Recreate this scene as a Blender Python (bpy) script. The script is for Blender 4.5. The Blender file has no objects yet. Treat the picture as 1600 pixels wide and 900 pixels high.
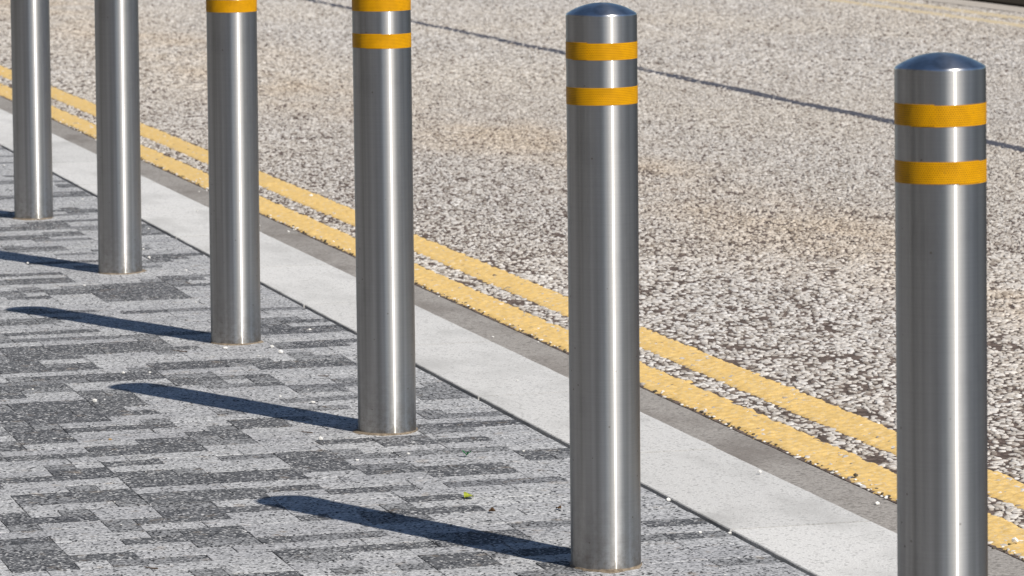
import bpy, bmesh, math, random
import numpy as np
from mathutils import Matrix, Vector, noise

# ------------------------------------------------------------------ camera, light, exposure
scene = bpy.context.scene
col = scene.collection
YAW, PITCH, ROLL, CAM_H, F_PX = math.radians(15.5), math.radians(6.88), 0.0104, 1.255, 6500.0
CA, SA = math.cos(YAW), math.sin(YAW)

def kerb_axes(v):                      # camera-aligned ground axes -> x across the kerb, y along it
    return Vector((v[0] * CA + v[1] * SA, -v[0] * SA + v[1] * CA, v[2]))

fwd = kerb_axes((0, math.cos(PITCH), -math.sin(PITCH)))
up0 = kerb_axes((0, math.sin(PITCH), math.cos(PITCH)))
rt0 = kerb_axes((1, 0, 0))
rt = (rt0 * math.cos(ROLL) - up0 * math.sin(ROLL)).normalized()
up = (up0 * math.cos(ROLL) + rt0 * math.sin(ROLL)).normalized()
cam_data = bpy.data.cameras.new('camera')
cam = bpy.data.objects.new('camera', cam_data)
col.objects.link(cam)
M = Matrix((rt, up, -fwd)).transposed().to_4x4()
M.translation = Vector((0, 0, CAM_H))
cam.matrix_world = M
cam_data.sensor_width = 36.0
cam_data.lens = F_PX / 1600.0 * 36.0
cam_data.clip_start, cam_data.clip_end = 0.1, 3000.0
cam_data.dof.use_dof = True
cam_data.dof.focus_distance = 7.4
cam_data.dof.aperture_fstop = 23.0
scene.camera = cam

SUN_AZ, SUN_EL = math.radians(40.5), math.radians(46.5)     # to the right of straight behind the camera
to_sun = kerb_axes((math.sin(SUN_AZ) * math.cos(SUN_EL), -math.cos(SUN_AZ) * math.cos(SUN_EL), math.sin(SUN_EL)))
world = bpy.data.worlds.new('World')
scene.world = world
world.use_nodes = True
wn = world.node_tree
sky = wn.nodes.new('ShaderNodeTexSky')
sky.sky_type = 'NISHITA'
sky.sun_disc = False
sky.sun_elevation = SUN_EL
sky.sun_rotation = math.atan2(to_sun.x, to_sun.y)
sky.air_density, sky.dust_density, sky.ozone_density = 1.0, 0.0, 2.5
wn.nodes['Background'].inputs['Strength'].default_value = 0.070
wn.links.new(sky.outputs[0], wn.nodes['Background'].inputs['Color'])

sun_data = bpy.data.lights.new('sun', 'SUN')
sun_data.energy = 4.6
sun_data.angle = math.radians(0.53)
sun_data.color = (1.0, 0.93, 0.83)
sun = bpy.data.objects.new('sun', sun_data)
col.objects.link(sun)
sun.rotation_euler = to_sun.to_track_quat('Z', 'Y').to_euler()
sun.location = (0, 0, 20)
scene.view_settings.view_transform = 'Standard'
scene.view_settings.look = 'None'
scene.view_settings.exposure = 0.0
scene.view_settings.gamma = 1.0

rng = np.random.default_rng(11)
random.seed(5)
Z_ROAD = -0.10

# ------------------------------------------------------------------ helpers
def pix(x, y, z=0.0):                  # where a line of sight of the photograph meets the plane z (layout survey)
    d = fwd + rt * ((x - 800) / F_PX) - up * ((y - 450) / F_PX)
    t = (z - CAM_H) / d.z
    return Vector((0, 0, CAM_H)) + d * t

def to_pix(P):
    d = Vector(P) - Vector((0, 0, CAM_H))
    w = d.dot(fwd)
    return 800 + F_PX * d.dot(rt) / w, 450 - F_PX * d.dot(up) / w, w

def obj(name, me, parent=None, mat=None, **props):
    o = bpy.data.objects.new(name, me)
    col.objects.link(o)
    if parent is not None:
        o.parent = parent
    if mat is not None:
        me.materials.append(mat)
    for k, v in props.items():
        o[k] = v
    return o

def empty(name, loc, **props):
    o = bpy.data.objects.new(name, None)
    o.empty_display_size = 0.1
    o.location = loc
    col.objects.link(o)
    for k, v in props.items():
        o[k] = v
    return o

def mesh(name, verts, faces, smooth=False):
    me = bpy.data.meshes.new(name)
    me.from_pydata([tuple(v) for v in verts], [], faces)
    me.update()
    if smooth:
        me.polygons.foreach_set('use_smooth', [True] * len(me.polygons))
    return me

def np_mesh(name, V, loops, starts, totals, smooth=False):
    me = bpy.data.meshes.new(name)
    me.vertices.add(len(V))
    me.vertices.foreach_set('co', V.astype(np.float32).ravel())
    me.loops.add(len(loops))
    me.loops.foreach_set('vertex_index', loops.astype(np.int32))
    me.polygons.add(len(starts))
    me.polygons.foreach_set('loop_start', starts.astype(np.int32))
    me.polygons.foreach_set('loop_total', totals.astype(np.int32))
    me.polygons.foreach_set('use_smooth', np.full(len(starts), smooth))
    me.update(calc_edges=True)
    return me

class N:                               # small node-tree helper
    def __init__(self, name):
        self.m = bpy.data.materials.new(name)
        self.m.use_nodes = True
        self.t = self.m.node_tree
        self.b = self.t.nodes['Principled BSDF']
    def n(self, kind, **kw):
        nd = self.t.nodes.new(kind)
        for k, v in kw.items():
            if k in nd.inputs:
                if hasattr(v, 'links') or isinstance(v, bpy.types.NodeSocket):
                    self.t.links.new(v, nd.inputs[k])
                else:
                    nd.inputs[k].default_value = v
            else:
                setattr(nd, k, v)
        return nd
    def l(self, a, b):
        self.t.links.new(a, b)
    def val(self, sock, v):
        if isinstance(v, bpy.types.NodeSocket):
            self.l(v, sock)
        else:
            sock.default_value = v
    def math(self, op, a, b=0.0, c=0.0):
        nd = self.t.nodes.new('ShaderNodeMath')
        nd.operation = op
        for i, v in enumerate((a, b, c)):
            self.val(nd.inputs[i], v)
        return nd.outputs[0]
    def ramp(self, fac, stops, interp='LINEAR'):
        nd = self.t.nodes.new('ShaderNodeValToRGB')
        nd.color_ramp.interpolation = interp
        e = nd.color_ramp.elements
        while len(e) < len(stops):
            e.new(0.5)
        for i, (p, c) in enumerate(stops):
            e[i].position = p
            e[i].color = tuple(c) + (1,) if len(c) == 3 else c
        self.val(nd.inputs[0], fac)
        return nd.outputs[0]
    def mix(self, fac, a, b, blend='MIX'):
        nd = self.t.nodes.new('ShaderNodeMix')
        nd.data_type = 'RGBA'
        nd.blend_type = blend
        self.val(nd.inputs[0], fac)
        self.val(nd.inputs[6], a if isinstance(a, bpy.types.NodeSocket) else tuple(a) + (1,))
        self.val(nd.inputs[7], b if isinstance(b, bpy.types.NodeSocket) else tuple(b) + (1,))
        return nd.outputs[2]
    def pos(self):
        return self.n('ShaderNodeNewGeometry').outputs['Position']
    def scaled(self, vec, s):
        nd = self.t.nodes.new('ShaderNodeVectorMath')
        nd.operation = 'MULTIPLY'
        self.l(vec, nd.inputs[0])
        nd.inputs[1].default_value = s if isinstance(s, tuple) else (s, s, s)
        return nd.outputs[0]
    def noise(self, vec, scale, detail=2.0, rough=0.5, out=0):
        nd = self.n('ShaderNodeTexNoise', Scale=scale, Detail=detail, Roughness=rough)
        self.l(vec, nd.inputs['Vector'])
        return nd.outputs[out]
    def voro(self, vec, scale, feature='F1', out='Distance', rand=1.0):
        nd = self.t.nodes.new('ShaderNodeTexVoronoi')
        nd.feature = feature
        nd.inputs['Scale'].default_value = scale
        nd.inputs['Randomness'].default_value = rand
        self.l(vec, nd.inputs['Vector'])
        return nd.outputs[out]
    def bump(self, h, strength, dist):
        nd = self.n('ShaderNodeBump', Strength=strength, Distance=dist)
        self.l(h, nd.inputs['Height'])
        self.l(nd.outputs[0], self.b.inputs['Normal'])
        return nd

# ------------------------------------------------------------------ materials
def paver_mat(name, lo, hi, speck, speck_amt, seed):
    k = N(name)
    p = k.pos()
    grain = k.voro(p, 240.0, out='Color')
    g = k.n('ShaderNodeSeparateColor')
    k.l(grain, g.inputs[0])
    base = k.ramp(g.outputs[0], [(0.0, lo), (0.55, tuple((a + b) / 2 for a, b in zip(lo, hi))), (1.0, hi)])
    spk = k.math('LESS_THAN', g.outputs[1], speck_amt)
    c = k.mix(spk, base, speck)
    fine = k.noise(p, 900.0, 1.0)
    c = k.mix(0.5, c, k.ramp(fine, [(0.3, (0.35, 0.35, 0.36)), (0.7, (0.65, 0.65, 0.65))]), 'OVERLAY')
    oi = k.n('ShaderNodeObjectInfo').outputs['Random']
    big = k.noise(p, 3.1, 3.0)
    tone = k.math('ADD', k.math('MULTIPLY', big, 0.5), k.math('MULTIPLY', oi, 0.22))
    c = k.mix(1.0, c, k.ramp(tone, [(0.15, (0.80, 0.80, 0.82)), (0.6, (1.12, 1.12, 1.11))]), 'MULTIPLY')
    rust = k.noise(p, 22.0, 4.0, 0.6)
    rmask = k.math('MULTIPLY', k.ramp(rust, [(0.60, (0, 0, 0)), (0.74, (1, 1, 1))]), 0.42)
    c = k.mix(rmask, c, (0.33, 0.25, 0.17))
    k.l(c, k.b.inputs['Base Color'])
    k.b.inputs['Roughness'].default_value = 0.85
    k.b.inputs['Specular IOR Level'].default_value = 0.25
    k.bump(g.outputs[0], 0.7, 0.0016)
    return k.m

MAT = {}
MAT['p0'] = paver_mat('paver_light', (0.285, 0.292, 0.302), (0.65, 0.66, 0.675), (0.04, 0.042, 0.046), 0.125, 0)
MAT['p1'] = paver_mat('paver_mid', (0.118, 0.122, 0.129), (0.43, 0.44, 0.455), (0.03, 0.031, 0.035), 0.22, 1)
MAT['p2'] = paver_mat('paver_dark', (0.021, 0.023, 0.028), (0.215, 0.222, 0.234), (0.52, 0.525, 0.53), 0.12, 2)

def stone_mat(name, a, b, stain, grain=420.0, bump=0.4):
    k = N(name)
    p = k.pos()
    c = k.ramp(k.noise(p, grain, 2.0, 0.7), [(0.3, a), (0.7, b)])
    sp = k.voro(p, grain * 0.8, out='Color')
    g = k.n('ShaderNodeSeparateColor')
    k.l(sp, g.inputs[0])
    c = k.mix(k.math('MULTIPLY', k.math('LESS_THAN', g.outputs[0], 0.10), 0.45), c, tuple(x * 0.45 for x in a))
    st = k.noise(k.scaled(p, (1.0, 0.45, 1.0)), 5.5, 4.0, 0.6)
    c = k.mix(k.ramp(st, [(0.48, (0, 0, 0)), (0.72, (0.75, 0.75, 0.75))]), c, stain)
    oi = k.n('ShaderNodeObjectInfo').outputs['Random']
    c = k.mix(1.0, c, k.ramp(oi, [(0.0, (0.93, 0.93, 0.93)), (1.0, (1.05, 1.05, 1.05))]), 'MULTIPLY')
    k.l(c, k.b.inputs['Base Color'])
    k.b.inputs['Roughness'].default_value = 0.85
    k.b.inputs['Specular IOR Level'].default_value = 0.2
    k.bump(k.noise(p, 260.0, 3.0, 0.7), bump, 0.0015)
    return k.m
MAT['kerb'] = stone_mat('kerb_granite', (0.55, 0.55, 0.545), (0.80, 0.80, 0.79), (0.47, 0.47, 0.46), 260.0, 0.9)
MAT['channel'] = stone_mat('channel_concrete', (0.23, 0.216, 0.20), (0.45, 0.425, 0.40), (0.185, 0.165, 0.15), 170.0, 1.0)
MAT['far_channel'] = stone_mat('pale_channel_concrete', (0.46, 0.42, 0.37), (0.58, 0.54, 0.49), (0.44, 0.40, 0.35), 260.0, 0.6)

k = N('bedding_soil')
p = k.pos()
k.l(k.ramp(k.noise(p, 160.0, 4.0, 0.7), [(0.3, (0.012, 0.011, 0.009)), (0.62, (0.045, 0.038, 0.027)), (0.8, (0.12, 0.085, 0.05))]), k.b.inputs['Base Color'])
k.b.inputs['Roughness'].default_value = 1.0
k.b.inputs['Specular IOR Level'].default_value = 0.1
MAT['soil'] = k.m

k = N('jointing_sand')
p = k.pos()
k.l(k.ramp(k.noise(p, 60.0, 4.0, 0.7), [(0.3, (0.05, 0.047, 0.043)), (0.7, (0.19, 0.18, 0.165))]), k.b.inputs['Base Color'])
k.b.inputs['Roughness'].default_value = 1.0
MAT['sand'] = k.m

def track_tint(k, p):
    # rusty wheel-track staining along the lane, patchy
    sx = k.n('ShaderNodeSeparateXYZ')
    k.l(p, sx.inputs[0])
    wob = k.noise(k.scaled(p, (0.6, 0.25, 1.0)), 1.0, 3.0, 0.6)
    d = k.math('ADD', k.math('SUBTRACT', sx.outputs[0], 4.15), k.math('MULTIPLY', k.math('SUBTRACT', wob, 0.5), 1.2))
    g = k.math('EXPONENT', k.math('MULTIPLY', k.math('MULTIPLY', d, d), -6.0))
    patch = k.ramp(k.noise(k.scaled(p, (1.0, 0.5, 1.0)), 1.6, 4.0, 0.6), [(0.36, (0.15, 0.15, 0.15)), (0.60, (1, 1, 1))])
    base = k.ramp(k.noise(k.scaled(p, (1.0, 0.4, 1.0)), 0.62, 3.0, 0.55), [(0.40, (0.965, 0.965, 0.975)), (0.65, (1.02, 0.995, 0.96))])
    return k.mix(k.math('MULTIPLY', g, patch), base, (1.03, 0.935, 0.82))

# road binder with chips too far away to pick apart
k = N('road_asphalt')
p = k.pos()
cellc = k.voro(p, 82.0, out='Color')
sep = k.n('ShaderNodeSeparateColor')
k.l(cellc, sep.inputs[0])
edge = k.voro(p, 82.0, 'DISTANCE_TO_EDGE')
chip = k.math('MULTIPLY', k.ramp(edge, [(0.02, (0, 0, 0)), (0.09, (1, 1, 1))]), k.math('GREATER_THAN', sep.outputs[1], 0.13))
chipc = k.ramp(sep.outputs[0], [(0.0, (0.30, 0.27, 0.25)), (0.15, (0.50, 0.48, 0.46)), (0.6, (0.60, 0.585, 0.57)), (1.0, (0.70, 0.685, 0.67))])
tintc = track_tint(k, p)
chipc = k.mix(1.0, chipc, tintc, 'MULTIPLY')
bind = k.ramp(k.noise(p, 150.0, 4.0, 0.7), [(0.3, (0.045, 0.035, 0.030)), (0.7, (0.145, 0.112, 0.096))])
bind = k.mix(k.ramp(sep.outputs[2], [(0.55, (0, 0, 0)), (0.6, (0.7, 0.7, 0.7))]), bind, (0.20, 0.155, 0.135))
dp = k.t.nodes.new('ShaderNodeVectorMath')
dp.operation = 'DOT_PRODUCT'
k.l(p, dp.inputs[0])
dp.inputs[1].default_value = tuple(fwd)
beyond = k.ramp(k.math('MULTIPLY', dp.outputs['Value'], 0.01), [(0.29, (0, 0, 0)), (0.31, (1, 1, 1))])   # the laid stones end there
chip = k.math('MULTIPLY', chip, beyond)
k.l(k.mix(chip, bind, chipc), k.b.inputs['Base Color'])
k.b.inputs['Roughness'].default_value = 0.9
k.b.inputs['Specular IOR Level'].default_value = 0.15
k.bump(k.math('ADD', chip, k.math('MULTIPLY', k.noise(p, 300.0, 3.0), 0.4)), 0.35, 0.003)
MAT['road'] = k.m

k = N('stone_chippings')
p = k.pos()
at = k.n('ShaderNodeAttribute', attribute_name='tone').outputs['Fac']
cc = k.ramp(at, [(0.0, (0.09, 0.07, 0.062)), (0.14, (0.20, 0.165, 0.145)), (0.26, (0.36, 0.33, 0.295)), (0.55, (0.565, 0.54, 0.508)), (0.85, (0.69, 0.672, 0.645)), (1.0, (0.80, 0.79, 0.77))])
cc = k.mix(1.0, cc, track_tint(k, p), 'MULTIPLY')
cc = k.mix(1.0, cc, k.ramp(k.noise(p, 420.0, 3.0, 0.7), [(0.3, (0.78, 0.77, 0.76)), (0.65, (1.08, 1.08, 1.08))]), 'MULTIPLY')
k.l(cc, k.b.inputs['Base Color'])
k.b.inputs['Roughness'].default_value = 0.8
k.b.inputs['Specular IOR Level'].default_value = 0.25
MAT['chips'] = k.m

def paint_mat(name, c0, c1, wear):
    k = N(name)
    p = k.pos()
    c = k.ramp(k.noise(p, 55.0, 4.0, 0.65), [(0.3, c0), (0.7, c1)])
    w = k.noise(k.scaled(p, (1.0, 1.0, 1.0)), 95.0, 3.0, 0.6)
    c = k.mix(k.ramp(w, [(0.55, (0, 0, 0)), (0.68, (wear, wear, wear))]), c, (0.66, 0.56, 0.40))
    d = k.noise(p, 38.0, 5.0, 0.75)
    c = k.mix(k.ramp(d, [(0.66, (0, 0, 0)), (0.74, (0.55, 0.55, 0.55))]), c, (0.19, 0.13, 0.06))
    k.l(c, k.b.inputs['Base Color'])
    k.b.inputs['Roughness'].default_value = 0.75
    k.b.inputs['Specular IOR Level'].default_value = 0.2
    k.bump(k.noise(p, 230.0, 3.0, 0.6), 0.5, 0.002)
    return k.m
MAT['yellow'] = paint_mat('yellow_line_paint', (0.69, 0.46, 0.155), (0.80, 0.575, 0.24), 0.75)
MAT['yellow_far'] = paint_mat('worn_yellow_paint', (0.60, 0.49, 0.31), (0.66, 0.57, 0.41), 0.9)

k = N('bitumen_seal')
p = k.pos()
k.l(k.ramp(k.noise(p, 90.0, 4.0, 0.7), [(0.35, (0.035, 0.037, 0.05)), (0.7, (0.12, 0.12, 0.145))]), k.b.inputs['Base Color'])
k.b.inputs['Roughness'].default_value = 0.7
MAT['bitumen'] = k.m

# brushed stainless steel: grain runs round the post, so reflections smear along it
def steel(name, base, sharp, broad, dirt):
    k = N(name)
    k.t.nodes.remove(k.b)
    tc = k.n('ShaderNodeTexCoord').outputs['Object']
    tan = k.n('ShaderNodeTangent', direction_type='RADIAL', axis='Z').outputs[0]
    lines = k.noise(k.scaled(tc, (5.0, 5.0, 700.0)), 1.0, 3.0, 0.7)
    c = k.mix(k.ramp(lines, [(0.3, (0, 0, 0)), (0.7, (1, 1, 1))]), tuple(x * 0.955 for x in base), tuple(x * 1.04 for x in base))
    sm = k.noise(k.scaled(tc, (30.0, 30.0, 14.0)), 1.0, 4.0, 0.65)
    c = k.mix(k.ramp(sm, [(0.55, (0, 0, 0)), (0.78, (0.30, 0.30, 0.30))]), c, tuple(x * 0.66 for x in base))
    sv = k.noise(k.scaled(tc, (70.0, 70.0, 0.8)), 1.0, 2.0, 0.5)  # lengthwise polish variation, strengthened to paint in streaks of mirrored surroundings
    c = k.mix(1.0, c, k.ramp(sv, [(0.32, (0.76, 0.76, 0.755)), (0.5, (0.97, 0.97, 0.97)), (0.68, (1.12, 1.12, 1.13))]), 'MULTIPLY')
    def lobe(r, an):
        g = k.t.nodes.new('ShaderNodeBsdfAnisotropic')
        g.distribution = 'GGX'
        k.l(c, g.inputs['Color'])
        k.l(tan, g.inputs['Tangent'])
        g.inputs['Roughness'].default_value = r
        g.inputs['Anisotropy'].default_value = an
        g.inputs['Rotation'].default_value = 0.0
        return g.outputs[0]
    def mixs(f, x, y):
        m = k.t.nodes.new('ShaderNodeMixShader')
        k.val(m.inputs[0], f)
        k.l(x, m.inputs[1])
        k.l(y, m.inputs[2])
        return m.outputs[0]
    sh = mixs(0.62, lobe(*sharp), lobe(*broad))
    if dirt:
        sx = k.n('ShaderNodeSeparateXYZ')
        k.l(tc, sx.inputs[0])
        grad = k.ramp(sx.outputs[2], [(0.0, (1, 1, 1)), (0.015, (0.75, 0.75, 0.75)), (0.05, (0.3, 0.3, 0.3)), (0.16, (0, 0, 0))])
        spots = k.noise(k.scaled(tc, (60.0, 60.0, 60.0)), 1.0, 4.0, 0.75)
        splash = k.math('MULTIPLY', grad, k.ramp(spots, [(0.40, (0, 0, 0)), (0.62, (1, 1, 1))]))
        dots = k.math('LESS_THAN', k.voro(tc, 48.0), 0.075)
        rnd = k.n('ShaderNodeSeparateColor')
        k.l(k.voro(tc, 48.0, out='Color'), rnd.inputs[0])
        dots = k.math('MULTIPLY', dots, k.math('LESS_THAN', rnd.outputs[0], 0.55))
        dm = k.math('MINIMUM', k.math('ADD', k.math('MULTIPLY', splash, 0.6), k.math('MULTIPLY', dots, 0.5)), 0.85)
        mud = k.t.nodes.new('ShaderNodeBsdfDiffuse')
        mud.inputs[0].default_value = (0.085, 0.065, 0.045, 1)
        sh = mixs(dm, sh, mud.outputs[0])
    k.l(sh, k.t.nodes['Material Output'].inputs[0])
    return k.m
MAT['steel'] = steel('brushed_steel', (0.57, 0.565, 0.555), (0.24, 0.83), (0.47, 0.46), True)
MAT['cap'] = steel('spun_steel_cap', (0.74, 0.74, 0.74), (0.13, 0.2), (0.28, 0.3), False)

# amber prismatic reflective tape
k = N('reflective_tape')
uv = k.n('ShaderNodeUVMap').outputs[0]
sx = k.n('ShaderNodeSeparateXYZ')
k.l(uv, sx.inputs[0])
PITCH_T = 0.0031
row = k.math('DIVIDE', sx.outputs[1], PITCH_T * 0.87)
ri = k.math('FLOOR', row)
rf = k.math('SUBTRACT', k.math('FRACT', row), 0.5)
shift = k.math('MULTIPLY', k.math('MODULO', ri, 2.0), 0.5)
cu = k.math('ADD', k.math('DIVIDE', sx.outputs[0], PITCH_T), shift)
cf = k.math('SUBTRACT', k.math('FRACT', cu), 0.5)
dist = k.math('SQRT', k.math('ADD', k.math('MULTIPLY', cf, cf), k.math('MULTIPLY', rf, rf)))
dot = k.ramp(dist, [(0.18, (1, 1, 1)), (0.34, (0, 0, 0))])
tcol = k.mix(dot, (0.76, 0.375, 0.0), (0.36, 0.13, 0.0))
tcol = k.mix(1.0, tcol, k.ramp(k.noise(k.n('ShaderNodeTexCoord').outputs['Object'], 38.0, 4.0, 0.7), [(0.35, (0.86, 0.85, 0.8)), (0.6, (1.03, 1.03, 1.0))]), 'MULTIPLY')
k.l(tcol, k.b.inputs['Base Color'])
gr = k.noise(k.n('ShaderNodeTexCoord').outputs['Object'], 120.0, 5.0, 0.8)
tcol = k.mix(k.ramp(gr, [(0.62, (0, 0, 0)), (0.72, (0.7, 0.7, 0.7))]), tcol, (0.20, 0.10, 0.02))
k.l(tcol, k.b.inputs['Base Color'])
k.b.inputs['Roughness'].default_value = 0.42
k.b.inputs['Specular IOR Level'].default_value = 0.3
MAT['tape'] = k.m

k = N('sandy_mortar')
p = k.pos()
k.l(k.ramp(k.noise(p, 130.0, 4.0, 0.7), [(0.3, (0.10, 0.075, 0.05)), (0.7, (0.33, 0.27, 0.20))]), k.b.inputs['Base Color'])
k.b.inputs['Roughness'].default_value = 0.95
k.bump(k.noise(p, 300.0, 3.0), 0.6, 0.002)
MAT['mortar'] = k.m

def plain(name, c, rough=0.8, var=0.25, scale=60.0):
    k = N(name)
    p = k.pos()
    k.l(k.ramp(k.noise(p, scale, 3.0, 0.6), [(0.3, tuple(x * (1 - var) for x in c)), (0.7, tuple(min(1, x * (1 + var)) for x in c))]), k.b.inputs['Base Color'])
    k.b.inputs['Roughness'].default_value = rough
    return k.m
MAT['stone_white'] = plain('white_stone', (0.84, 0.83, 0.80), 0.7, 0.08, 200.0)
MAT['stone_tan'] = plain('tan_stone', (0.46, 0.30, 0.14), 0.8, 0.2, 200.0)
MAT['stone_dark'] = plain('dark_stone', (0.10, 0.085, 0.06), 0.8, 0.3, 200.0)
MAT['leaf_lime'] = plain('lime_leaf', (0.33, 0.38, 0.035), 0.6, 0.3, 150.0)
MAT['leaf_green'] = plain('dark_green_leaf', (0.02, 0.16, 0.05), 0.5, 0.3, 150.0)
MAT['leaf_brown'] = plain('dry_brown_leaf', (0.09, 0.045, 0.015), 0.8, 0.4, 150.0)
MAT['hedge'] = plain('hedge_leaf', (0.035, 0.055, 0.02), 0.6, 0.5, 9.0)
MAT['bark'] = plain('bark', (0.07, 0.05, 0.035), 0.9, 0.4, 30.0)
MAT['ground'] = plain('plain_earth', (0.16, 0.15, 0.12), 0.95, 0.3, 1.5)

# ------------------------------------------------------------------ ground, pavement bed, road
def slab(name, x0, x1, y0, y1, z, mat, thick=0.0, parent=None, **props):
    if thick:
        v = [(x0, y0, z - thick), (x1, y0, z - thick), (x1, y1, z - thick), (x0, y1, z - thick),
             (x0, y0, z), (x1, y0, z), (x1, y1, z), (x0, y1, z)]
        f = [(4, 5, 6, 7), (0, 3, 2, 1), (0, 1, 5, 4), (1, 2, 6, 5), (2, 3, 7, 6), (3, 0, 4, 7)]
    else:
        v = [(x0, y0, z), (x1, y0, z), (x1, y1, z), (x0, y1, z)]
        f = [(0, 1, 2, 3)]
    return obj(name, mesh(name, v, f), parent, mat, **props)

slab('ground', -900, 900, -900, 900, -0.45, MAT['ground'], kind='structure')

KERB0, KERB1 = 2.2105, 2.465            # kerb stone, pavement side and road side
ROAD0, ROAD1 = 2.772, 9.42
joint_fill_z = -0.011
pavement = slab('pavement', -60, 2.196, -60, 160, -0.0022, MAT['sand'], 0.2, kind='structure')
road = slab('road', ROAD0, ROAD1, -60, 200, Z_ROAD, MAT['road'], 0.2, kind='structure')

slab('joint_soil', 2.1965, KERB0 + 0.001, -60, 160, joint_fill_z, MAT['soil'], 0.2, pavement)

# pavers: 110 mm module across, 62 mm courses along, shades read off the photograph
GX0, GDX, DP, SP0, ROW0 = 0.880, 0.055, 0.0624, -0.0132, 99
GRID = [
    "?????????????????????000",
    "??????????????????000000",
    "???????????????011000011",
    "???????????0000002000000",
    "????????1201012200000000",
    "?????0010000002212200000",
    "?00000000011000000000121",
    "?02201110021222221000000",
    "?02222000000000122000022",
    "??2200001121110000110000",
    "??1100222200000000000000",
    "??2200012200001100000000",
    "??0000100000201222000000",
    "??0100122200000100000000",
    "???222002222000022000000",
    "???201001100000000000000",
    "???000012222002210111100",
    "???011222222220000000000",
    "???022220000000000222000",
    "???000102222220022222000",
    "????00002222222211000021",
    "????22222210002200000022",
    "????00220000002211111100",
    "????00102200112210000000",
    "????00000000000000222200",
    "????12222222000022110000",
    "?????0002222110000001100",
    "?????2000022120000002222",
    "?????1220000220000000000",
    "?????0220000012200000111",
    "?????1222222002210000100",
    "?????0210001000000000000",
    "??????122200001001100000",
    "??????222222000000000011",
    "??????222220000001110011",
    "??????122222000000000011",
    "??????122222000000110001",
    "??????000022000000111000",
    "???????20021000112001000",
    "???????21100012101000000",
    "???????22200002212000000",
    "???????11112221100000000",
    "???????01222220000222200",
    "???????00000012221222200",
    "????????2222002222101100",
    "????????2212000000001000",
    "????????2200000000000000",
    "????????1222000100002220",
    "????????1222222220001222",
    "?????????222222100000000",
    "?????????222222200000000",
    "?????????000000100002221",
    "?????????000111000001222",
    "?????????100000000000000",
    "?????????122220000000100",
    "??????????00000000000110",
    "??????????00000000000000",
    "??????????22100000000000",
    "??????????01200000000011",
    "??????????00000000000000",
    "??????????00111000000000",
    "???????????0000000000000",
    "???????????0000000000000",
    "???????????0000012220000",
    "???????????0000022220000",
    "???????????0220022220000",
    "???????????0102222220000",
    "????????????222222200000",
    "????????????010112221000",
    "????????????000000012200",
    "????????????122200000110",
    "????????????122200000000",
    "????????????000000000000",
    "?????????????22200000000",
    "?????????????00000000000",
    "?????????????00000000000",
    "?????????????00000001200",
    "?????????????00000000220",
    "??????????????0000000222",
    "??????????????0000000000",
    "??????????????0001100000",
    "??????????????0000000000",
    "??????????????0000000000",
    "??????????????1222000000",
    "???????????????100000000",
    "???????????????000000000",
    "???????????????000000000",
    "???????????????222000000",
    "???????????????022220000",
    "???????????????000120000",
    "????????????????00000000",
    "????????????????22200000",
    "????????????????22220000",
    "????????????????01220000",
    "????????????????00000000",
    "????????????????00000000",
    "?????????????????0000000",
    "?????????????????0000000",
    "?????????????????0000000",
    "?????????????????0002200",
    "?????????????????0000200",
    "?????????????????0000000",
    "??????????????????000000",
    "??????????????????000000",
    "??????????????????000000",
    "??????????????????000000",
    "??????????????????000000",
    "??????????????????000012",
    "???????????????????00012",
    "???????????????????00000",
    "???????????????????00000",
    "???????????????????00002",
    "???????????????????00002",
    "????????????????????0000",
    "????????????????????0000",
    "????????????????????0000",
    "????????????????????0000",
    "????????????????????0000",
    "????????????????????0000",
    "?????????????????????000",
    "?????????????????????000",
    "?????????????????????000",
    "?????????????????????000",
    "?????????????????????000",
    "?????????????????????000",
    "??????????????????????00",
    "??????????????????????00",
    "??????????????????????00",
    "??????????????????????00",
    "??????????????????????00",
    "??????????????????????00",
    "???????????????????????0",
    "???????????????????????0",
    "???????????????????????0",
    "???????????????????????0",
    "???????????????????????0",
    "???????????????????????0",
]
EDGE = 2.198                           # the last paver stops here

def paver_mesh(length):
    g, bv, h = 0.0005, 0.0009, 0.045
    hx, hy = length / 2 - g, DP / 2 - g
    v = []
    for z, d in ((-h, 0.0), (-bv, 0.0), (0.0, bv)):
        v += [(-hx + d, -hy + d, z), (hx - d, -hy + d, z), (hx - d, hy - d, z), (-hx + d, hy - d, z)]
    f = [(8, 9, 10, 11)]
    for k_ in (0, 4):
        for i in range(4):
            j = (i + 1) % 4
            f.append((k_ + i, k_ + j, k_ + 4 + j, k_ + 4 + i))
    return v, f

pv_cache = {}
def paver_data(length, shade):
    key = (round(length, 4), shade)
    if key not in pv_cache:
        v, f = paver_mesh(length)
        me = mesh('paver', v, f)
        me.materials.append(MAT['p%d' % shade])
        pv_cache[key] = me
    return pv_cache[key]

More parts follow.
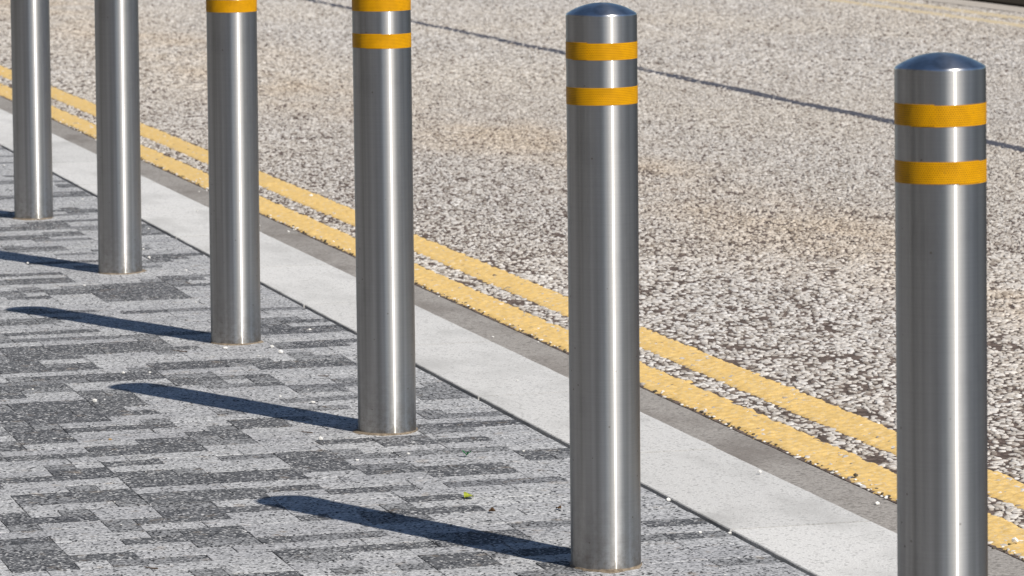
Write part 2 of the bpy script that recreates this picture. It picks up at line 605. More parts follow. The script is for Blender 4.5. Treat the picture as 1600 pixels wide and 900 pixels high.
pavers = []
for r in range(60, 330):
    y = SP0 + (r + 0.5) * DP
    # shade of every 55 mm along the course, from the pavement's edge inwards
    cells = []
    c = 23
    fill, run = 0, 0
    while c > -42:
        i = r - ROW0
        ch = GRID[i][c] if 0 <= i < len(GRID) and 0 <= c < 24 else '?'
        if ch == '?':
            if run <= 0:
                fill = random.choices((0, 1, 2), (0.54, 0.14, 0.32))[0]
                run = random.choice((2, 3, 4, 4, 6, 8))
            run -= 1
            cells.append(fill)
        else:
            v = int(ch)
            if r > 150 and v == 0:
                if run <= 0:
                    fill = random.choices((0, 1, 2), (0.76, 0.15, 0.09))[0]
                    run = random.choice((2, 3, 4, 6))
                run -= 1
                v = fill
            cells.append(v)
        c -= 1
    k0 = 0
    while k0 < len(cells):
        k1 = k0
        while k1 < len(cells) and cells[k1] == cells[k0]:
            k1 += 1
        while k0 < k1:
            ln = k1 - k0
            if ln > 5:
                ln = random.choice((2, 3, 4, 4))
            elif ln == 5:
                ln = random.choice((2, 3))
            xb = EDGE - k0 * GDX
            xa = xb - ln * GDX
            x = (xa + xb) / 2
            px = to_pix((x, y, 0))
            area = 0.0
            if px[2] > 0.5:
                ins = max(0.0, min(1600, to_pix((xb, y, 0))[0]) - max(0, to_pix((xa, y, 0))[0]))
                if ins > 6 and -5 < px[1] < 905:
                    area = ins / px[2]
            pavers.append((area, x, y, ln * GDX, cells[k0]))
            k0 += ln
pavers.sort(key=lambda t: -t[0])
NP = 300
for i, (area, x, y, ln, sh) in enumerate(pavers[:NP]):
    o = bpy.data.objects.new('paver', paver_data(ln, sh))
    col.objects.link(o)
    o.parent = pavement
    o.location = (x + random.uniform(-0.0006, 0.0006), y + random.uniform(-0.0008, 0.0008), random.uniform(-0.0005, 0.0005))
    o.rotation_euler = (random.uniform(-0.004, 0.004), random.uniform(-0.003, 0.003), random.uniform(-0.003, 0.003))
V, F, MI = [], [], []
for (area, x, y, ln, sh) in pavers[NP:]:
    v, f = paver_mesh(ln)
    b = len(V)
    dz = random.uniform(-0.0005, 0.0005)
    tx, ty = random.uniform(-0.004, 0.004), random.uniform(-0.003, 0.003)
    V += [(x + q[0], y + q[1], q[2] + dz + q[1] * tx + q[0] * ty) for q in v]
    F += [tuple(b + i for i in q) for q in f]
    MI += [sh] * len(f)
me = mesh('more_pavers', V, F)
for s in range(3):
    me.materials.append(MAT['p%d' % s])
me.polygons.foreach_set('material_index', MI)
o = obj('more_pavers', me, pavement, kind='stuff')

# ------------------------------------------------------------------ kerb stones and channel
def stone_block(name, x0, x1, y0, y1, z0, z1, mat, parent, arris, seed, skew=0.0):
    # box with a worn, slightly wavering arris on both long edges
    ny = max(6, int((y1 - y0) / 0.03))
    V, F = [], []
    for i in range(ny + 1):
        t = i / ny
        y = y0 + (y1 - y0) * t
        e = 0.0
        w = 0.0013 * noise.noise((seed * 3.1, y * 9.0, 0)) + 0.0012 * noise.noise((seed, y * 40.0, 3))
        w2 = 0.0013 * noise.noise((seed * 1.7, y * 9.0, 9)) + 0.0011 * noise.noise((seed, y * 40.0, 7))
        prof = [(x0 + w2, z0), (x0 + w2, z1 - arris), (x0 + arris + w2, z1), (x1 - arris * 1.6 + w, z1), (x1 + w, z1 - arris * 1.6), (x1 + w, z0)]
        for (x, z) in prof:
            V.append((x, y + skew * (x - x0), z))
    n = 6
    for i in range(ny):
        for j in range(n - 1):
            a = i * n + j
            F.append((a, a + n, a + n + 1, a + 1))
    F.append(tuple(range(n)))
    F.append(tuple(ny * n + i for i in range(n - 1, -1, -1)))
    return obj(name, mesh(name, V, F), parent, mat)

kerb = slab('kerb', KERB0 + 0.02, KERB1 - 0.02, -60, 200, -0.004, MAT['soil'], 0.2, kind='structure')
joints = [6.60, 7.427, 8.237]
ys = [6.60]
while ys[0] > 3.0:
    ys.insert(0, ys[0] - 0.82)
ys += [7.427, 8.237]
while ys[-1] < 32:
    ys.append(ys[-1] + 0.82)
for i in range(len(ys) - 1):
    sk = random.uniform(-0.06, 0.03)
    o = stone_block('kerb_stone', KERB0, KERB1, ys[i] + 0.0050, ys[i + 1] - 0.0050, -0.3, 0.0005 + random.uniform(-0.0004, 0.0006), MAT['kerb'], kerb, 0.0018, i + 1.3)
for name, ya, yb in (('kerb_run', -60, ys[0] - 0.003), ('kerb_run', ys[-1] + 0.003, 200)):
    slab(name, KERB0, KERB1, ya, yb, 0.0005, MAT['kerb'], 0.3, kerb)

channel = slab('channel', KERB1 - 0.002, ROAD0 - 0.001, -60, 200, -0.135, MAT['channel'], 0.2, kind='structure')
cy = [-60, 2.6, 6.25, 9.90, 12.35, 15.1, 18.0, 21.2, 24.6, 28.0, 200]
for i in range(len(cy) - 1):
    a, b = cy[i] + 0.003, cy[i + 1] - 0.003
    if i in (0, len(cy) - 2):
        slab('channel_block', KERB1 + 0.002, ROAD0 - 0.004, a, b, Z_ROAD + 0.003, MAT['channel'], 0.1, channel)
    else:
        stone_block('channel_block', KERB1 + 0.002, ROAD0 - 0.004, a, b, -0.25, Z_ROAD + 0.003 + random.uniform(-0.001, 0.001), MAT['channel'], channel, 0.002, 40 + i)

# far side: channel, verge
far_channel = slab('far_channel', ROAD1 + 0.002, 9.66, -60, 200, Z_ROAD + 0.004, MAT['far_channel'], 0.2, kind='structure')
verge = slab('verge', 9.662, 60, -60, 200, Z_ROAD + 0.02, MAT['soil'], 0.25, kind='structure')

# ------------------------------------------------------------------ yellow lines (thermoplastic over the stones)
def line_strip(name, x0, x1, y_a, y_b, mat, seed, fine_to=14.0, step=0.0065, nx=17, amp=1.0):
    ys = []
    y = y_a
    while y < y_b:
        ys.append(y)
        y += step if y < fine_to else step * 3.5
    V = []
    for y in ys:
        eL = 0.009 * noise.noise((seed, y * 11, 0)) + 0.012 * noise.noise((seed, y * 45, 5)) + 0.007 * noise.noise((seed, y * 120, 2))
        eR = 0.009 * noise.noise((seed + 7, y * 11, 0)) + 0.012 * noise.noise((seed + 7, y * 45, 5)) + 0.007 * noise.noise((seed + 7, y * 120, 2))
        for i in range(nx):
            t = i / (nx - 1)
            x = (x0 + eL) * (1 - t) + (x1 + eR) * t
            n1 = noise.noise((x * 75, y * 75, seed))
            n2 = noise.noise((x * 170, y * 170, seed + 3))
            h = 0.0030 + amp * (0.0052 * n1 + 0.0022 * n2)
            if i in (0, nx - 1):
                h = -0.002
            elif i in (1, nx - 2):
                h *= 0.75
            V.append((x, y, Z_ROAD + h))
    V = np.array(V)
    ny = len(ys)
    a = (np.arange(ny - 1)[:, None] * nx + np.arange(nx - 1)[None, :]).ravel()
    L = np.stack([a, a + 1, a + nx + 1, a + nx], 1)
    me = np_mesh(name, V, L.ravel(), np.arange(len(L)) * 4, np.full(len(L), 4), True)
    return obj(name, me, road, mat)

FAR_LINES = [(8.87, 9.00), (9.13, 9.27)]
LINES = [(2.777, 2.896), (2.966, 3.088)]
line_strip('yellow_line', LINES[0][0], LINES[0][1], 5.6, 24, MAT['yellow'], 1.0)
line_strip('yellow_line', LINES[1][0], LINES[1][1], 5.6, 24, MAT['yellow'], 21.0)
line_strip('worn_yellow_line', 8.87, 9.00, 14, 34, MAT['yellow_far'], 41.0, 0, 0.012)
line_strip('worn_yellow_line', 9.13, 9.27, 14, 34, MAT['yellow_far'], 61.0, 0, 0.012)

# ragged bitumen seal along the joint in the middle of the road
SEAM = 5.925
V, F = [], []
y = 11.0
while y < 34:
    w = 0.042 + 0.026 * noise.noise((0, y * 3.0, 0)) + 0.016 * noise.noise((0, y * 14.0, 4))
    off = 0.02 * noise.noise((3, y * 1.1, 0)) + 0.008 * noise.noise((3, y * 9, 0))
    w = max(w, 0.006)
    jl, jr = 0.008 * noise.noise((9, y * 60, 0)), 0.008 * noise.noise((12, y * 60, 0))
    V += [(SEAM + off - w + jl, y, Z_ROAD - 0.001), (SEAM + off - w * 0.7 + jl, y, Z_ROAD + 0.003), (SEAM + off + w * 0.7 + jr, y, Z_ROAD + 0.003), (SEAM + off + w + jr, y, Z_ROAD - 0.001)]
    y += 0.012
for i in range(len(V) // 4 - 1):
    for j in range(3):
        a = i * 4 + j
        F.append((a, a + 1, a + 5, a + 4))
obj('joint_seal', mesh('joint_seal', V, F), road, MAT['bitumen'])

# ------------------------------------------------------------------ stone chippings bedded in the road
def visible(P, mx=60, my=30):
    d = P - np.array([0, 0, CAM_H])
    w = d @ np.array(fwd)
    x = 800 + F_PX * (d @ np.array(rt)) / w
    yy = 450 - F_PX * (d @ np.array(up)) / w
    return (w > 1) & (x > -mx) & (x < 1600 + mx) & (yy > -my) & (yy < 900 + my), w

def chips(name, d0, d1, pitch, sides, rings, size, drop, smooth=False):
    s_lo, s_hi = d0 * 0.80, d1 * 1.05
    nx_, ny_ = int((ROAD1 - ROAD0) / pitch), int((s_hi - s_lo) / pitch)
    gx, gy = np.meshgrid(np.arange(nx_), np.arange(ny_))
    X = ROAD0 + (gx + 0.5 * (gy % 2) + rng.uniform(-0.42, 0.42, gx.shape)) * pitch
    Y = s_lo + (gy + rng.uniform(-0.42, 0.42, gx.shape)) * pitch
    P = np.stack([X.ravel(), Y.ravel(), np.full(X.size, Z_ROAD)], 1)
    vis, w = visible(P)
    keep = vis & (w >= d0) & (w < d1)
    x = P[:, 0]
    keep &= (x > ROAD0 + 0.004) & (x < ROAD1 - 0.01)
    u = rng.uniform(0, 1, len(P))
    # bare patches of binder
    big = np.array([noise.noise((a * 7.0, b * 7.0, 2.0)) + 0.7 * noise.noise((a * 21.0, b * 21.0, 5.0)) for a, b in P[keep][:, :2]])
    pk = np.zeros(len(P)); pk[keep] = big
    edge_wear = 0.13 * np.exp(-((x - 3.1) / 0.65) ** 2) - 0.07 * (1 - np.exp(-((x - 3.1) / 1.6) ** 2))   # kerb side keeps more binder showing
    keep &= u > (drop + edge_wear + 0.30 * np.clip(-pk - 0.02, 0, 1) * 2)
    for (a, b) in LINES:
        inl = (x > a - 0.001) & (x < b + 0.001)
        keep &= ~(inl & (u < 0.93))
    for (a, b) in FAR_LINES:
        keep &= ~((x > a + 0.01) & (x < b - 0.01) & (u < 0.90))
    keep &= ~((x < LINES[0][0]) & (u < 0.80))
    keep &= ~((np.abs(x - SEAM - 0.0) < 0.042) & (u < 0.80))
    P = P[keep]
    n = len(P)
    ang = np.linspace(0, 2 * np.pi, sides, endpoint=False)[None, :] + rng.uniform(0, 2 * np.pi, (n, 1))
    r = size * rng.lognormal(0, 0.24, (n, 1)) * rng.uniform(0.72, 1.22, (n, sides))
    st = rng.uniform(0.75, 1.3, (n, 1))
    rot = rng.uniform(0, np.pi, (n, 1))
    lx, ly = r * np.cos(ang) * st, r * np.sin(ang) / st
    cx_, sx_ = np.cos(rot), np.sin(rot)
    ox, oy = lx * cx_ - ly * sx_, lx * sx_ + ly * cx_
    h = size * rng.uniform(0.18, 0.48, (n, 1))
    tiltx, tilty = rng.normal(0, 0.16, (n, 1)), rng.normal(0, 0.16, (n, 1))
    base = np.stack([P[:, :1] + ox, P[:, 1:2] + oy, np.full_like(ox, Z_ROAD - 0.001)], 2)
    if rings == 2:
        k1 = rng.uniform(0.92, 1.02, (n, sides))
        k2 = rng.uniform(0.55, 0.80, (n, sides))
        mid = np.stack([P[:, :1] + ox * k1, P[:, 1:2] + oy * k1, Z_ROAD + h * 0.62 + (ox * tiltx + oy * tilty) * 0.6], 2)
        top = np.stack([P[:, :1] + ox * k2, P[:, 1:2] + oy * k2, Z_ROAD + h + (ox * tiltx + oy * tilty) * 0.8], 2)
        V = np.concatenate([base, mid, top], 1)
        nv = sides * 3
        fl = []
        tot = []
        for ring in (0, 1):
            for i in range(sides):
                j = (i + 1) % sides
                fl += [ring * sides + i, ring * sides + j, (ring + 1) * sides + j, (ring + 1) * sides + i]
                tot.append(4)
        fl += [2 * sides + i for i in range(sides)]
        tot.append(sides)
    else:
        k2 = rng.uniform(0.6, 0.85, (n, sides))
        top = np.stack([P[:, :1] + ox * k2, P[:, 1:2] + oy * k2, Z_ROAD + h + (ox * tiltx + oy * tilty) * 0.8], 2)
        V = np.concatenate([base, top], 1)
        nv = sides * 2
        fl, tot = [], []
        for i in range(sides):
            j = (i + 1) % sides
            fl += [i, j, sides + j, sides + i]
            tot.append(4)
        fl += [sides + i for i in range(sides)]
        tot.append(sides)
    fl, tot = np.array(fl), np.array(tot)
    loops = (np.arange(n)[:, None] * nv + fl[None, :]).ravel()
    totals = np.tile(tot, n)
    starts = np.concatenate([[0], np.cumsum(totals)[:-1]])
    me = np_mesh(name, V.reshape(-1, 3), loops, starts, totals, smooth)
    tone = np.repeat(np.clip(rng.beta(2.2, 1.6, n), 0, 1), nv)
    at_ = me.attributes.new('tone', 'FLOAT', 'POINT')
    at_.data.foreach_set('value', tone.astype(np.float32))
    obj(name, me, road, MAT['chips'], kind='stuff')
    return n

n1 = chips('stone_chippings', 6.3, 12.0, 0.0128, 7, 2, 0.0073, 0.30, True)
n2 = chips('distant_chippings', 12.0, 19.0, 0.0129, 4, 1, 0.0069, 0.24)
n3 = chips('farthest_chippings', 19.0, 30.5, 0.0206, 4, 1, 0.0104, 0.13)
print('CHIPS', n1, n2, n3)

# ------------------------------------------------------------------ bollards
R_B, H_B = 0.057, 0.897
SEG = 96
def lathe(profile, seg=SEG, cap_top=False, cap_bottom=False):
    V, F = [], []
    for (r, z) in profile:
        for i in range(seg):
            a = 2 * math.pi * i / seg
            V.append((r * math.cos(a), r * math.sin(a), z))
    for k_ in range(len(profile) - 1):
        for i in range(seg):
            j = (i + 1) % seg
            F.append((k_ * seg + i, k_ * seg + j, (k_ + 1) * seg + j, (k_ + 1) * seg + i))
    if cap_top:
        b = (len(profile) - 1) * seg
        F.append(tuple(b + i for i in range(seg)))
    if cap_bottom:
        F.append(tuple(range(seg - 1, -1, -1)))
    return V, F

tube_me = mesh('tube', *lathe([(R_B, -0.12), (R_B, 0.0), (R_B, 0.3), (R_B, 0.6), (R_B, H_B - 0.0035)]), smooth=True)
tube_me.materials.append(MAT['steel'])
prof = [(R_B, H_B - 0.0035), (R_B - 0.0003, H_B - 0.0022), (R_B - 0.0012, H_B - 0.0010), (R_B - 0.0026, H_B)]
RS = (0.0544 ** 2 + 0.0160 ** 2) / (2 * 0.0160)
for i in range(1, 15):
    r = 0.0544 * (1 - i / 14)
    z = H_B + math.sqrt(RS * RS - r * r) - (RS - 0.0160)
    prof.append((max(r, 0.0002), z))
cap_me = mesh('cap', *lathe(prof, cap_top=True), smooth=True)
cap_me.materials.append(MAT['cap'])

def band_mesh(z0, z1, start, seed):
    # one turn of tape with its end lapped over its start
    n = 132
    V, F, UV = [], [], []
    for i in range(n + 1):
        t = i / n
        a = start + t * 2 * math.pi * 1.09
        r = R_B + 0.0004 + 0.0005 * max(0, (t - 0.88) / 0.12) ** 0.3 if t > 0.88 else R_B + 0.0004
        dz = (t - 0.5) * 0.0013 + 0.0002 * noise.noise((seed, t * 6, 0))
        for (rr, z) in ((R_B - 0.001, z0 + dz), (r, z0 + dz + 0.0002), (r, z1 + dz - 0.0002), (R_B - 0.001, z1 + dz)):
            V.append((rr * math.cos(a), rr * math.sin(a), z))
            UV.append((a * R_B, z))
    for i in range(n):
        for j in range(3):
            b = i * 4 + j
            F.append((b, b + 4, b + 5, b + 1))
    me = mesh('reflective_band', V, F, smooth=False)
    uvl = me.uv_layers.new(name='UVMap')
    for poly in me.polygons:
        for li in poly.loop_indices:
            uvl.data[li].uv = UV[me.loops[li].vertex_index]
    me.materials.append(MAT['tape'])
    return me

def collar_mesh(seed):
    seg = 40
    V, F = [], []
    for k_, (f0, z) in enumerate(((0.0, 0.0035), (0.35, 0.0030), (1.0, -0.004))):
        for i in range(seg):
            a = 2 * math.pi * i / seg
            w = 0.004 + 0.042 * max(0, noise.noise((seed, math.cos(a) * 1.5, math.sin(a) * 1.5)) - 0.05) + 0.005 * noise.noise((seed + 5, math.cos(a) * 5, math.sin(a) * 5))
            r = R_B - 0.001 + max(w, 0.002) * f0
            V.append((r * math.cos(a), r * math.sin(a), z + 0.001 * noise.noise((seed, a * 4, k_))))
    for k_ in range(2):
        for i in range(seg):
            j = (i + 1) % seg
            F.append((k_ * seg + i, (k_ + 1) * seg + i, (k_ + 1) * seg + j, k_ * seg + j))
    me = mesh('mortar_collar', V, F, smooth=True)
    me.materials.append(MAT['mortar'])
    return me

# x, y, sideways lean (top moved to the right, radians)
BOLLARDS = [
    (1.9075, 4.8470, -0.0072, 'steel bollard nearest the camera, its foot below the picture, both amber bands showing'),
    (1.9020 + 0.015, 6.3048 + 0.055, -0.0008, 'steel bollard whose domed blue-reflecting top and foot are both in view'),
    (1.9058 + 0.015, 7.7992 + 0.055, 0.0001, 'steel bollard cut off through its upper amber band by the top of the picture'),
    (1.8949 + 0.015, 9.1976 + 0.055, -0.0040, 'steel bollard with only its lower amber band in view, at the top edge'),
    (1.8923 + 0.015, 10.6653 + 0.055, -0.0060, 'steel bollard without visible bands, second from the left edge'),
    (1.8986 + 0.015, 12.1354 + 0.055, -0.0057, 'farthest steel bollard at the left edge, no band in view'),
]
RAISE = [0.007, -0.002, 0.002, 0.003, 0.003, 0.003]
LEAN = [-0.0072, -0.0008, 0.0001, 0.0051, 0.0071, 0.0057]
for i, (bx, by, _, label) in enumerate(BOLLARDS):
    root = empty('bollard', (bx, by, RAISE[i]), label=label, category='bollard', group='steel bollards in a row along the kerb')
    spin = random.uniform(0, 6.28)
    view_right = Vector((CA, -SA, 0))
    axis = Vector((0, 0, 1)).cross(view_right)
    root.rotation_mode = 'QUATERNION'
    root.rotation_quaternion = Matrix.Rotation(LEAN[i], 3, axis).to_quaternion()
    parts = [('tube', tube_me), ('cap', cap_me),
             ('reflective_band', band_mesh(H_B - 0.0727, H_B - 0.0455, [3.65, 3.45, 2.2, 4.6, 0.5, 2.0][i], i + 0.5)),
             ('reflective_band', band_mesh(H_B - 0.1446, H_B - 0.1166, [4.75, 1.9, 3.9, 2.7, 1.5, 0.2][i], i + 9.5)),
             ('mortar_collar', collar_mesh(i * 3.7 + 1))]
    for nm, me in parts:
        o = bpy.data.objects.new(nm, me)
        col.objects.link(o)
        o.parent = root
        if nm == 'mortar_collar':
            o.location.z = -RAISE[i]

# ------------------------------------------------------------------ loose stones, leaves, twigs
def pebble_mesh(sx, sy, sz, seed):
    bm = bmesh.new()
    bmesh.ops.create_icosphere(bm, subdivisions=1, radius=1.0)
    for v in bm.verts:
        f = 1 + 0.28 * noise.noise((v.co.x * 1.4 + seed, v.co.y * 1.4, v.co.z * 1.4))
        v.co = Vector((v.co.x * sx * f, v.co.y * sy * f, (v.co.z * 0.9 + 0.72) * sz * f))
    me = bpy.data.meshes.new('loose_stone')
    bm.to_mesh(me)
    bm.free()
    return me

STONES = [  # px, py, plane, width px, material, label
    (147.5, 629, 0, 8, 'stone_white', 'white stone chip on dark pavers just left of the third shadow tip'),
    (352, 545, 0, 7, 'stone_white', 'white stone chip at the foot of the bollard with one amber band'),
    (425, 543, 0, 7, 'stone_white', 'white stone chip right of the fourth bollard foot, upper of a close pair'),
    (439, 552, 0, 8, 'stone_white', 'white stone chip right of the fourth bollard foot, lower of a close pair'),
    (489, 630, 0, 8, 'stone_white', 'flat white stone chip on pavers left of the third bollard, above its shadow'),
    (501, 688, 0, 8, 'stone_white', 'large white stone chip on pavers left of the third bollard, below its shadow'),
    (558, 720, 0, 6, 'stone_white', 'small white stone chip on pavers below the third bollard'),
    (172, 688, 0, 6, 'stone_tan', 'tan stone chip on light pavers at the left'),
    (192.5, 584, 0, 6, 'stone_white', 'white stone chip above the tip of the long left shadow'),
    (1371, 789, -0.098, 9, 'stone_white', 'white stone on the grey channel beside the nearest bollard'),
    (1586, 848, -0.094, 12, 'stone_white', 'rounded white stone on the yellow line right of the nearest bollard'),
    (1341, 758, -0.098, 7, 'stone_white', 'white stone at the lower edge of the yellow line left of the nearest bollard'),
    (1337, 745, -0.095, 8, 'stone_dark', 'dark pointed stone on the yellow line left of the nearest bollard'),
    (486, 307, -0.095, 6, 'stone_white', 'white stone on the outer yellow line between third and fourth bollards'),
    (450.5, 363, -0.098, 5, 'stone_white', 'white stone on the grey channel between third and fourth bollards'),
    (233, 404, 0, 6, 'stone_white', 'white stone on pavers right of the second bollard from the left'),
    (1187, 739, 0.003, 7, 'stone_white', 'flat white chip lying on the pale kerb near the nearest bollard'),
    (1044, 783, 0, 7, 'stone_white', 'white chip in the dark kerb joint right of the domed bollard'),
]
for i, (px_, py_, pl, wpx, mt, lab) in enumerate(STONES):
    P = pix(px_, py_, pl)
    w = to_pix(P)[2] * wpx * 1.12 / F_PX
    me = pebble_mesh(w * 0.5, w * random.uniform(0.38, 0.55), w * random.uniform(0.28, 0.42), i * 2.3)
    o = obj('loose_stone', me, None, MAT[mt], label=lab, category='stone', group='loose stones lying about')
    o.location = P
    o.rotation_euler = (0, 0, random.uniform(0, 3))

# countless small grit swept off the road
GR = [(51, 609, 0), (234, 583, 0), (404, 557, 0), (438, 620, 0), (484, 516, 0), (638, 710, 0), (818, 706, 0), (1094, 833, 0), (1140, 834, 0),
      (224, 390, 0), (6, 259, 0), (129, 312, 0), (291, 423, 0), (232, 358, 0), (306, 473, 0), (43, 412, 0), (132, 447, 0), (808, 595, .003),
      (233, 326, .003), (308, 330, .003), (406, 353, -.098), (311, 300, -.098), (1373, 771, -.097), (1385, 777, -.097), (521, 378, -.095), (841, 514, -.095),
      (299, 262, -.095), (313, 280, -.095), (306, 284, -.095), (1142, 670, -.096), (1134, 664, -.096), (1034, 615, -.096), (770, 527, -.096), (740, 483, -.096), (757, 488, -.096), (841, 535, -.096)]
V, F = [], []
def add_grit(P, r):
    me = pebble_mesh(r, r * random.uniform(0.7, 1.1), r * 0.6, random.uniform(0, 90))
    b = len(V)
    for v in me.vertices:
        V.append((v.co.x + P[0], v.co.y + P[1], v.co.z + P[2]))
    for q in me.polygons:
        F.append(tuple(b + i for i in q.vertices))
    bpy.data.meshes.remove(me)
for (a, b, z) in GR:
    add_grit(pix(a, b, z), random.uniform(0.0028, 0.0044))
for i in range(260):
    add_grit((random.uniform(0.9, 2.19), random.uniform(6.2, 15), 0), random.uniform(0.0007, 0.0018))
for i in range(160):
    y = random.uniform(6.2, 18)
    add_grit((ROAD0 + random.gauss(0.004, 0.008), y, Z_ROAD + 0.003), random.uniform(0.002, 0.0045))
obj('loose_grit', mesh('loose_grit', V, F), None, MAT['stone_white'], kind='stuff')

# dark debris caught along the edge of the channel and in the paving joints
V, F = [], []
for i in range(420):
    y = random.uniform(6.2, 18)
    add_grit((ROAD0 + random.gauss(0.008, 0.006), y, Z_ROAD + 0.001), random.uniform(0.002, 0.005))
for i in range(260):
    y = random.uniform(6.2, 15)
    add_grit((KERB0 + random.gauss(-0.007, 0.003), y, -0.010), random.uniform(0.0015, 0.004))
obj('joint_debris', mesh('joint_debris', V, F), None, MAT['stone_dark'], kind='stuff')

def leaf(name, px_, py_, length, width, curl, rz, mat, label):
    P = pix(px_, py_, 0.0)
    n = 8
    V, F = [], []
    for s in (0, 1):
        for i in range(n + 1):
            t = i / n
            w = width * math.sin(math.pi * min(1, t * 0.94 + 0.03)) ** 0.8 * (1 + 0.18 * math.sin(t * 19))
            zc = curl * (0.3 + math.sin(t * math.pi)) * 0.6 + 0.0006 * s
            for u in (-1, -0.5, 0, 0.5, 1):
                V.append(((t - 0.5) * length, u * w, zc + curl * abs(u) * 0.9 + 0.001 * math.sin(9 * t + 3 * u)))
    m = (n + 1) * 5
    for s in (0, 1):
        for i in range(n):
            for j in range(4):
                a = s * m + i * 5 + j
                q = (a, a + 5, a + 6, a + 1)
                F.append(q if s else q[::-1])
    o = obj(name, mesh(name, V, F, True), None, mat, label=label, category='leaf')
    o.location = P + Vector((0, 0, 0.001))
    o.rotation_euler = (0.12, -0.05, rz)
    return o
leaf('fallen_leaf', 732, 779, 0.016, 0.013, 0.004, 0.3, MAT['leaf_lime'], 'bright lime green leaf fallen on the pavers between two bollards')
leaf('fallen_leaf', 728, 714, 0.010, 0.008, 0.006, 1.3, MAT['leaf_green'], 'tiny dark green leaf on pavers right of the third bollard foot')
leaf('dry_leaf', 769, 802, 0.012, 0.006, 0.004, -0.3, MAT['leaf_brown'], 'small curled brown leaf on pavers left of the domed bollard')
leaf('dry_leaf', 873, 797, 0.010, 0.006, 0.003, -0.9, MAT['leaf_brown'], 'brown leaf fragment lying close left of the domed bollard')
add = add_grit
V, F = [], []

def twig(px_, py_, length, rz, label):
    P = pix(px_, py_, 0)
    V, F = [], []
    for i in range(7):
        t = i / 6
        for j in range(5):
            a = 2 * math.pi * j / 5
            r = 0.0011 * (1 - 0.5 * t)
            V.append(((t - 0.5) * length, 0.12 * length * math.sin(t * 3.0) + r * math.cos(a), 0.0016 + r * math.sin(a)))
    for i in range(6):
        for j in range(5):
            k2 = (j + 1) % 5
            F.append((i * 5 + j, i * 5 + k2, i * 5 + 5 + k2, i * 5 + 5 + j))
    F.append((0, 1, 2, 3, 4))
    F.append((34, 33, 32, 31, 30))
    o = obj('twig', mesh('twig', V, F, True), None, MAT['leaf_brown'], label=label, category='twig')
    o.location = P
    o.rotation_euler = (0, 0, rz)
twig(281, 549, 0.045, 2.2, 'short dark twig on light pavers left of the fourth bollard foot')
twig(480, 676, 0.030, 2.1, 'short dark twig on pavers left of the third bollard foot')
twig(505, 588, 0.028, 2.3, 'short brown twig on pavers between the third and fourth bollards')
twig(236, 888, 0.030, 2.2, 'short dark twig on light pavers near the bottom left')

# ------------------------------------------------------------------ hedge beyond the road (its road side lies in shade)
hedge = empty('hedge', (10.95, 25, Z_ROAD + 0.02), label='dark shaded hedge beyond the far yellow lines, top right corner', category='hedge')
V, F = [], []
nl = 26000
hx = np.abs(rng.normal(0, 0.22, nl))
side = rng.integers(0, 3, nl)
for i in range(nl):
    y = rng.uniform(-16, 22)
    bulge = 0.12 * noise.noise((y * 0.7, 0, 1)) + 0.06 * noise.noise((y * 2.3, 3, 1))
    H = 1.25 + 0.1 * noise.noise((y * 0.5, 9, 0))
    if side[i] == 0:
        x, z = -0.45 - bulge + hx[i] * 0.5, rng.uniform(0.04, H)
    elif side[i] == 1:
        x, z = rng.uniform(-0.5, 0.6), H - hx[i] * 0.5
    else:
        x, z = 0.6 + bulge - hx[i] * 0.5, rng.uniform(0.04, H)
    s = rng.uniform(0.025, 0.05)
    a, e = rng.uniform(0, 6.28), rng.uniform(-0.9, 0.9)
    d1 = np.array([math.cos(a) * math.cos(e), math.sin(a) * math.cos(e), math.sin(e)]) * s
    d2 = np.cross(d1, rng.normal(0, 1, 3))
    d2 = d2 / (np.linalg.norm(d2) + 1e-9) * s * 0.5
    c = np.array([x, y, z])
    b = len(V)
    V += [c - d1, c + d2, c + d1, c - d2]
    F.append((b, b + 1, b + 2, b + 3))
obj('foliage', mesh('foliage', V, F), hedge, MAT['hedge'])
core = [(-0.3, -16, 0.05), (0.4, -16, 0.05), (0.4, 22, 0.05), (-0.3, 22, 0.05), (-0.25, -16, 1.05), (0.35, -16, 1.05), (0.35, 22, 1.05), (-0.25, 22, 1.05)]
obj('stems', mesh('stems', core, [(4, 5, 6, 7), (0, 1, 5, 4), (1, 2, 6, 5), (2, 3, 7, 6), (3, 0, 4, 7)]), hedge, MAT['bark'])

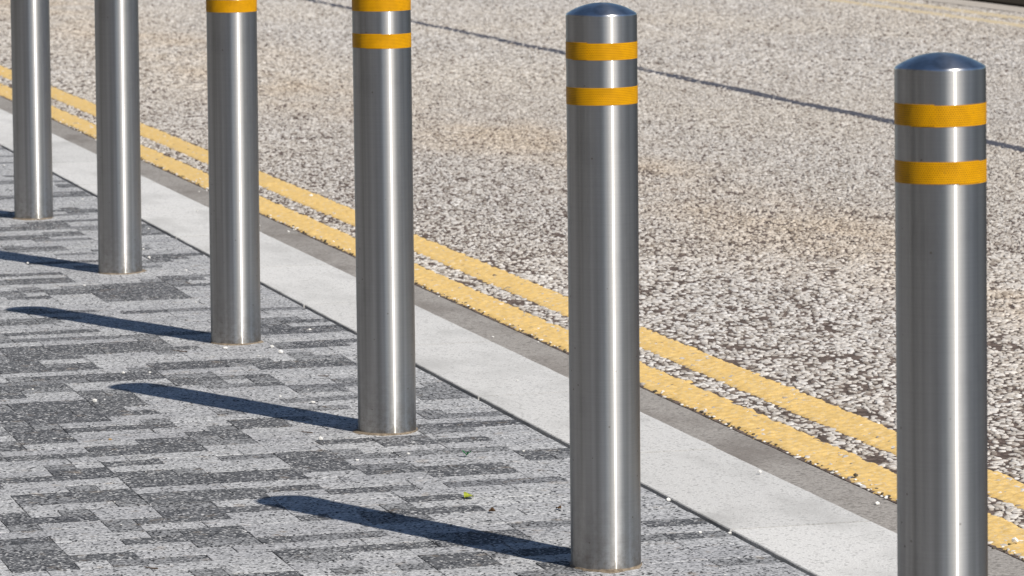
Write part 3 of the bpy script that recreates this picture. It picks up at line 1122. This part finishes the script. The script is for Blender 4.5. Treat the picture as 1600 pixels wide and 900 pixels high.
# ------------------------------------------------------------------ unseen block added on the pavement side, giving the posts something dark to mirror
bld = empty('added_building', (-7.5, 0, 0), label='added dark brick block behind the pavement, out of frame, put there for the posts to mirror', category='added_building')
k = N('dark_brick')
p = k.pos()
bt = k.n('ShaderNodeTexBrick', Scale=1.0)
bt.inputs['Brick Width'].default_value = 0.225
bt.inputs['Row Height'].default_value = 0.070
bt.inputs['Mortar Size'].default_value = 0.006
bt.inputs['Color1'].default_value = (0.075, 0.055, 0.042, 1)
bt.inputs['Color2'].default_value = (0.11, 0.08, 0.06, 1)
bt.inputs['Mortar'].default_value = (0.2, 0.18, 0.16, 1)
sx = k.n('ShaderNodeSeparateXYZ')
k.l(p, sx.inputs[0])
cb = k.n('ShaderNodeCombineXYZ')
k.l(sx.outputs[1], cb.inputs[0])
k.l(sx.outputs[2], cb.inputs[1])
k.l(cb.outputs[0], bt.inputs['Vector'])
k.l(bt.outputs[0], k.b.inputs['Base Color'])
k.b.inputs['Roughness'].default_value = 0.9
brick = k.m
glass = plain('window_glass', (0.02, 0.022, 0.025), 0.08, 0.1, 1.0)
frame_m = plain('window_frame', (0.5, 0.5, 0.48), 0.6, 0.1, 3.0)
def part(nm, x0, x1, y0, y1, z0, z1, mat, parent):
    v = [(x0, y0, z0), (x1, y0, z0), (x1, y1, z0), (x0, y1, z0), (x0, y0, z1), (x1, y0, z1), (x1, y1, z1), (x0, y1, z1)]
    f = [(4, 5, 6, 7), (0, 3, 2, 1), (0, 1, 5, 4), (1, 2, 6, 5), (2, 3, 7, 6), (3, 0, 4, 7)]
    return obj(nm, mesh(nm, v, f), parent, mat)
part('wall', -8, 0, -22, 46, -0.2, 9.0, brick, bld)
part('parapet', -8.1, 0.12, -22.1, 46.1, 9.003, 9.3, frame_m, bld)
for i in range(16):
    y0 = -20 + i * 4.1
    part('pier', 0.003, 0.25, y0 - 1.0, y0 - 0.45, -0.2, 8.9, frame_m, bld)  # pale piers added so light streaks mirror in the posts
    for z0 in (0.9, 4.9):
        w = part('window', 0.003, 0.05, y0, y0 + 1.9, z0, z0 + 2.4, frame_m, bld)
        for j in (0, 1):
            part('pane', 0.053, 0.06, y0 + 0.08 + j * 0.91, y0 + 0.91 + j * 0.91, z0 + 0.08, z0 + 2.32, glass, w)
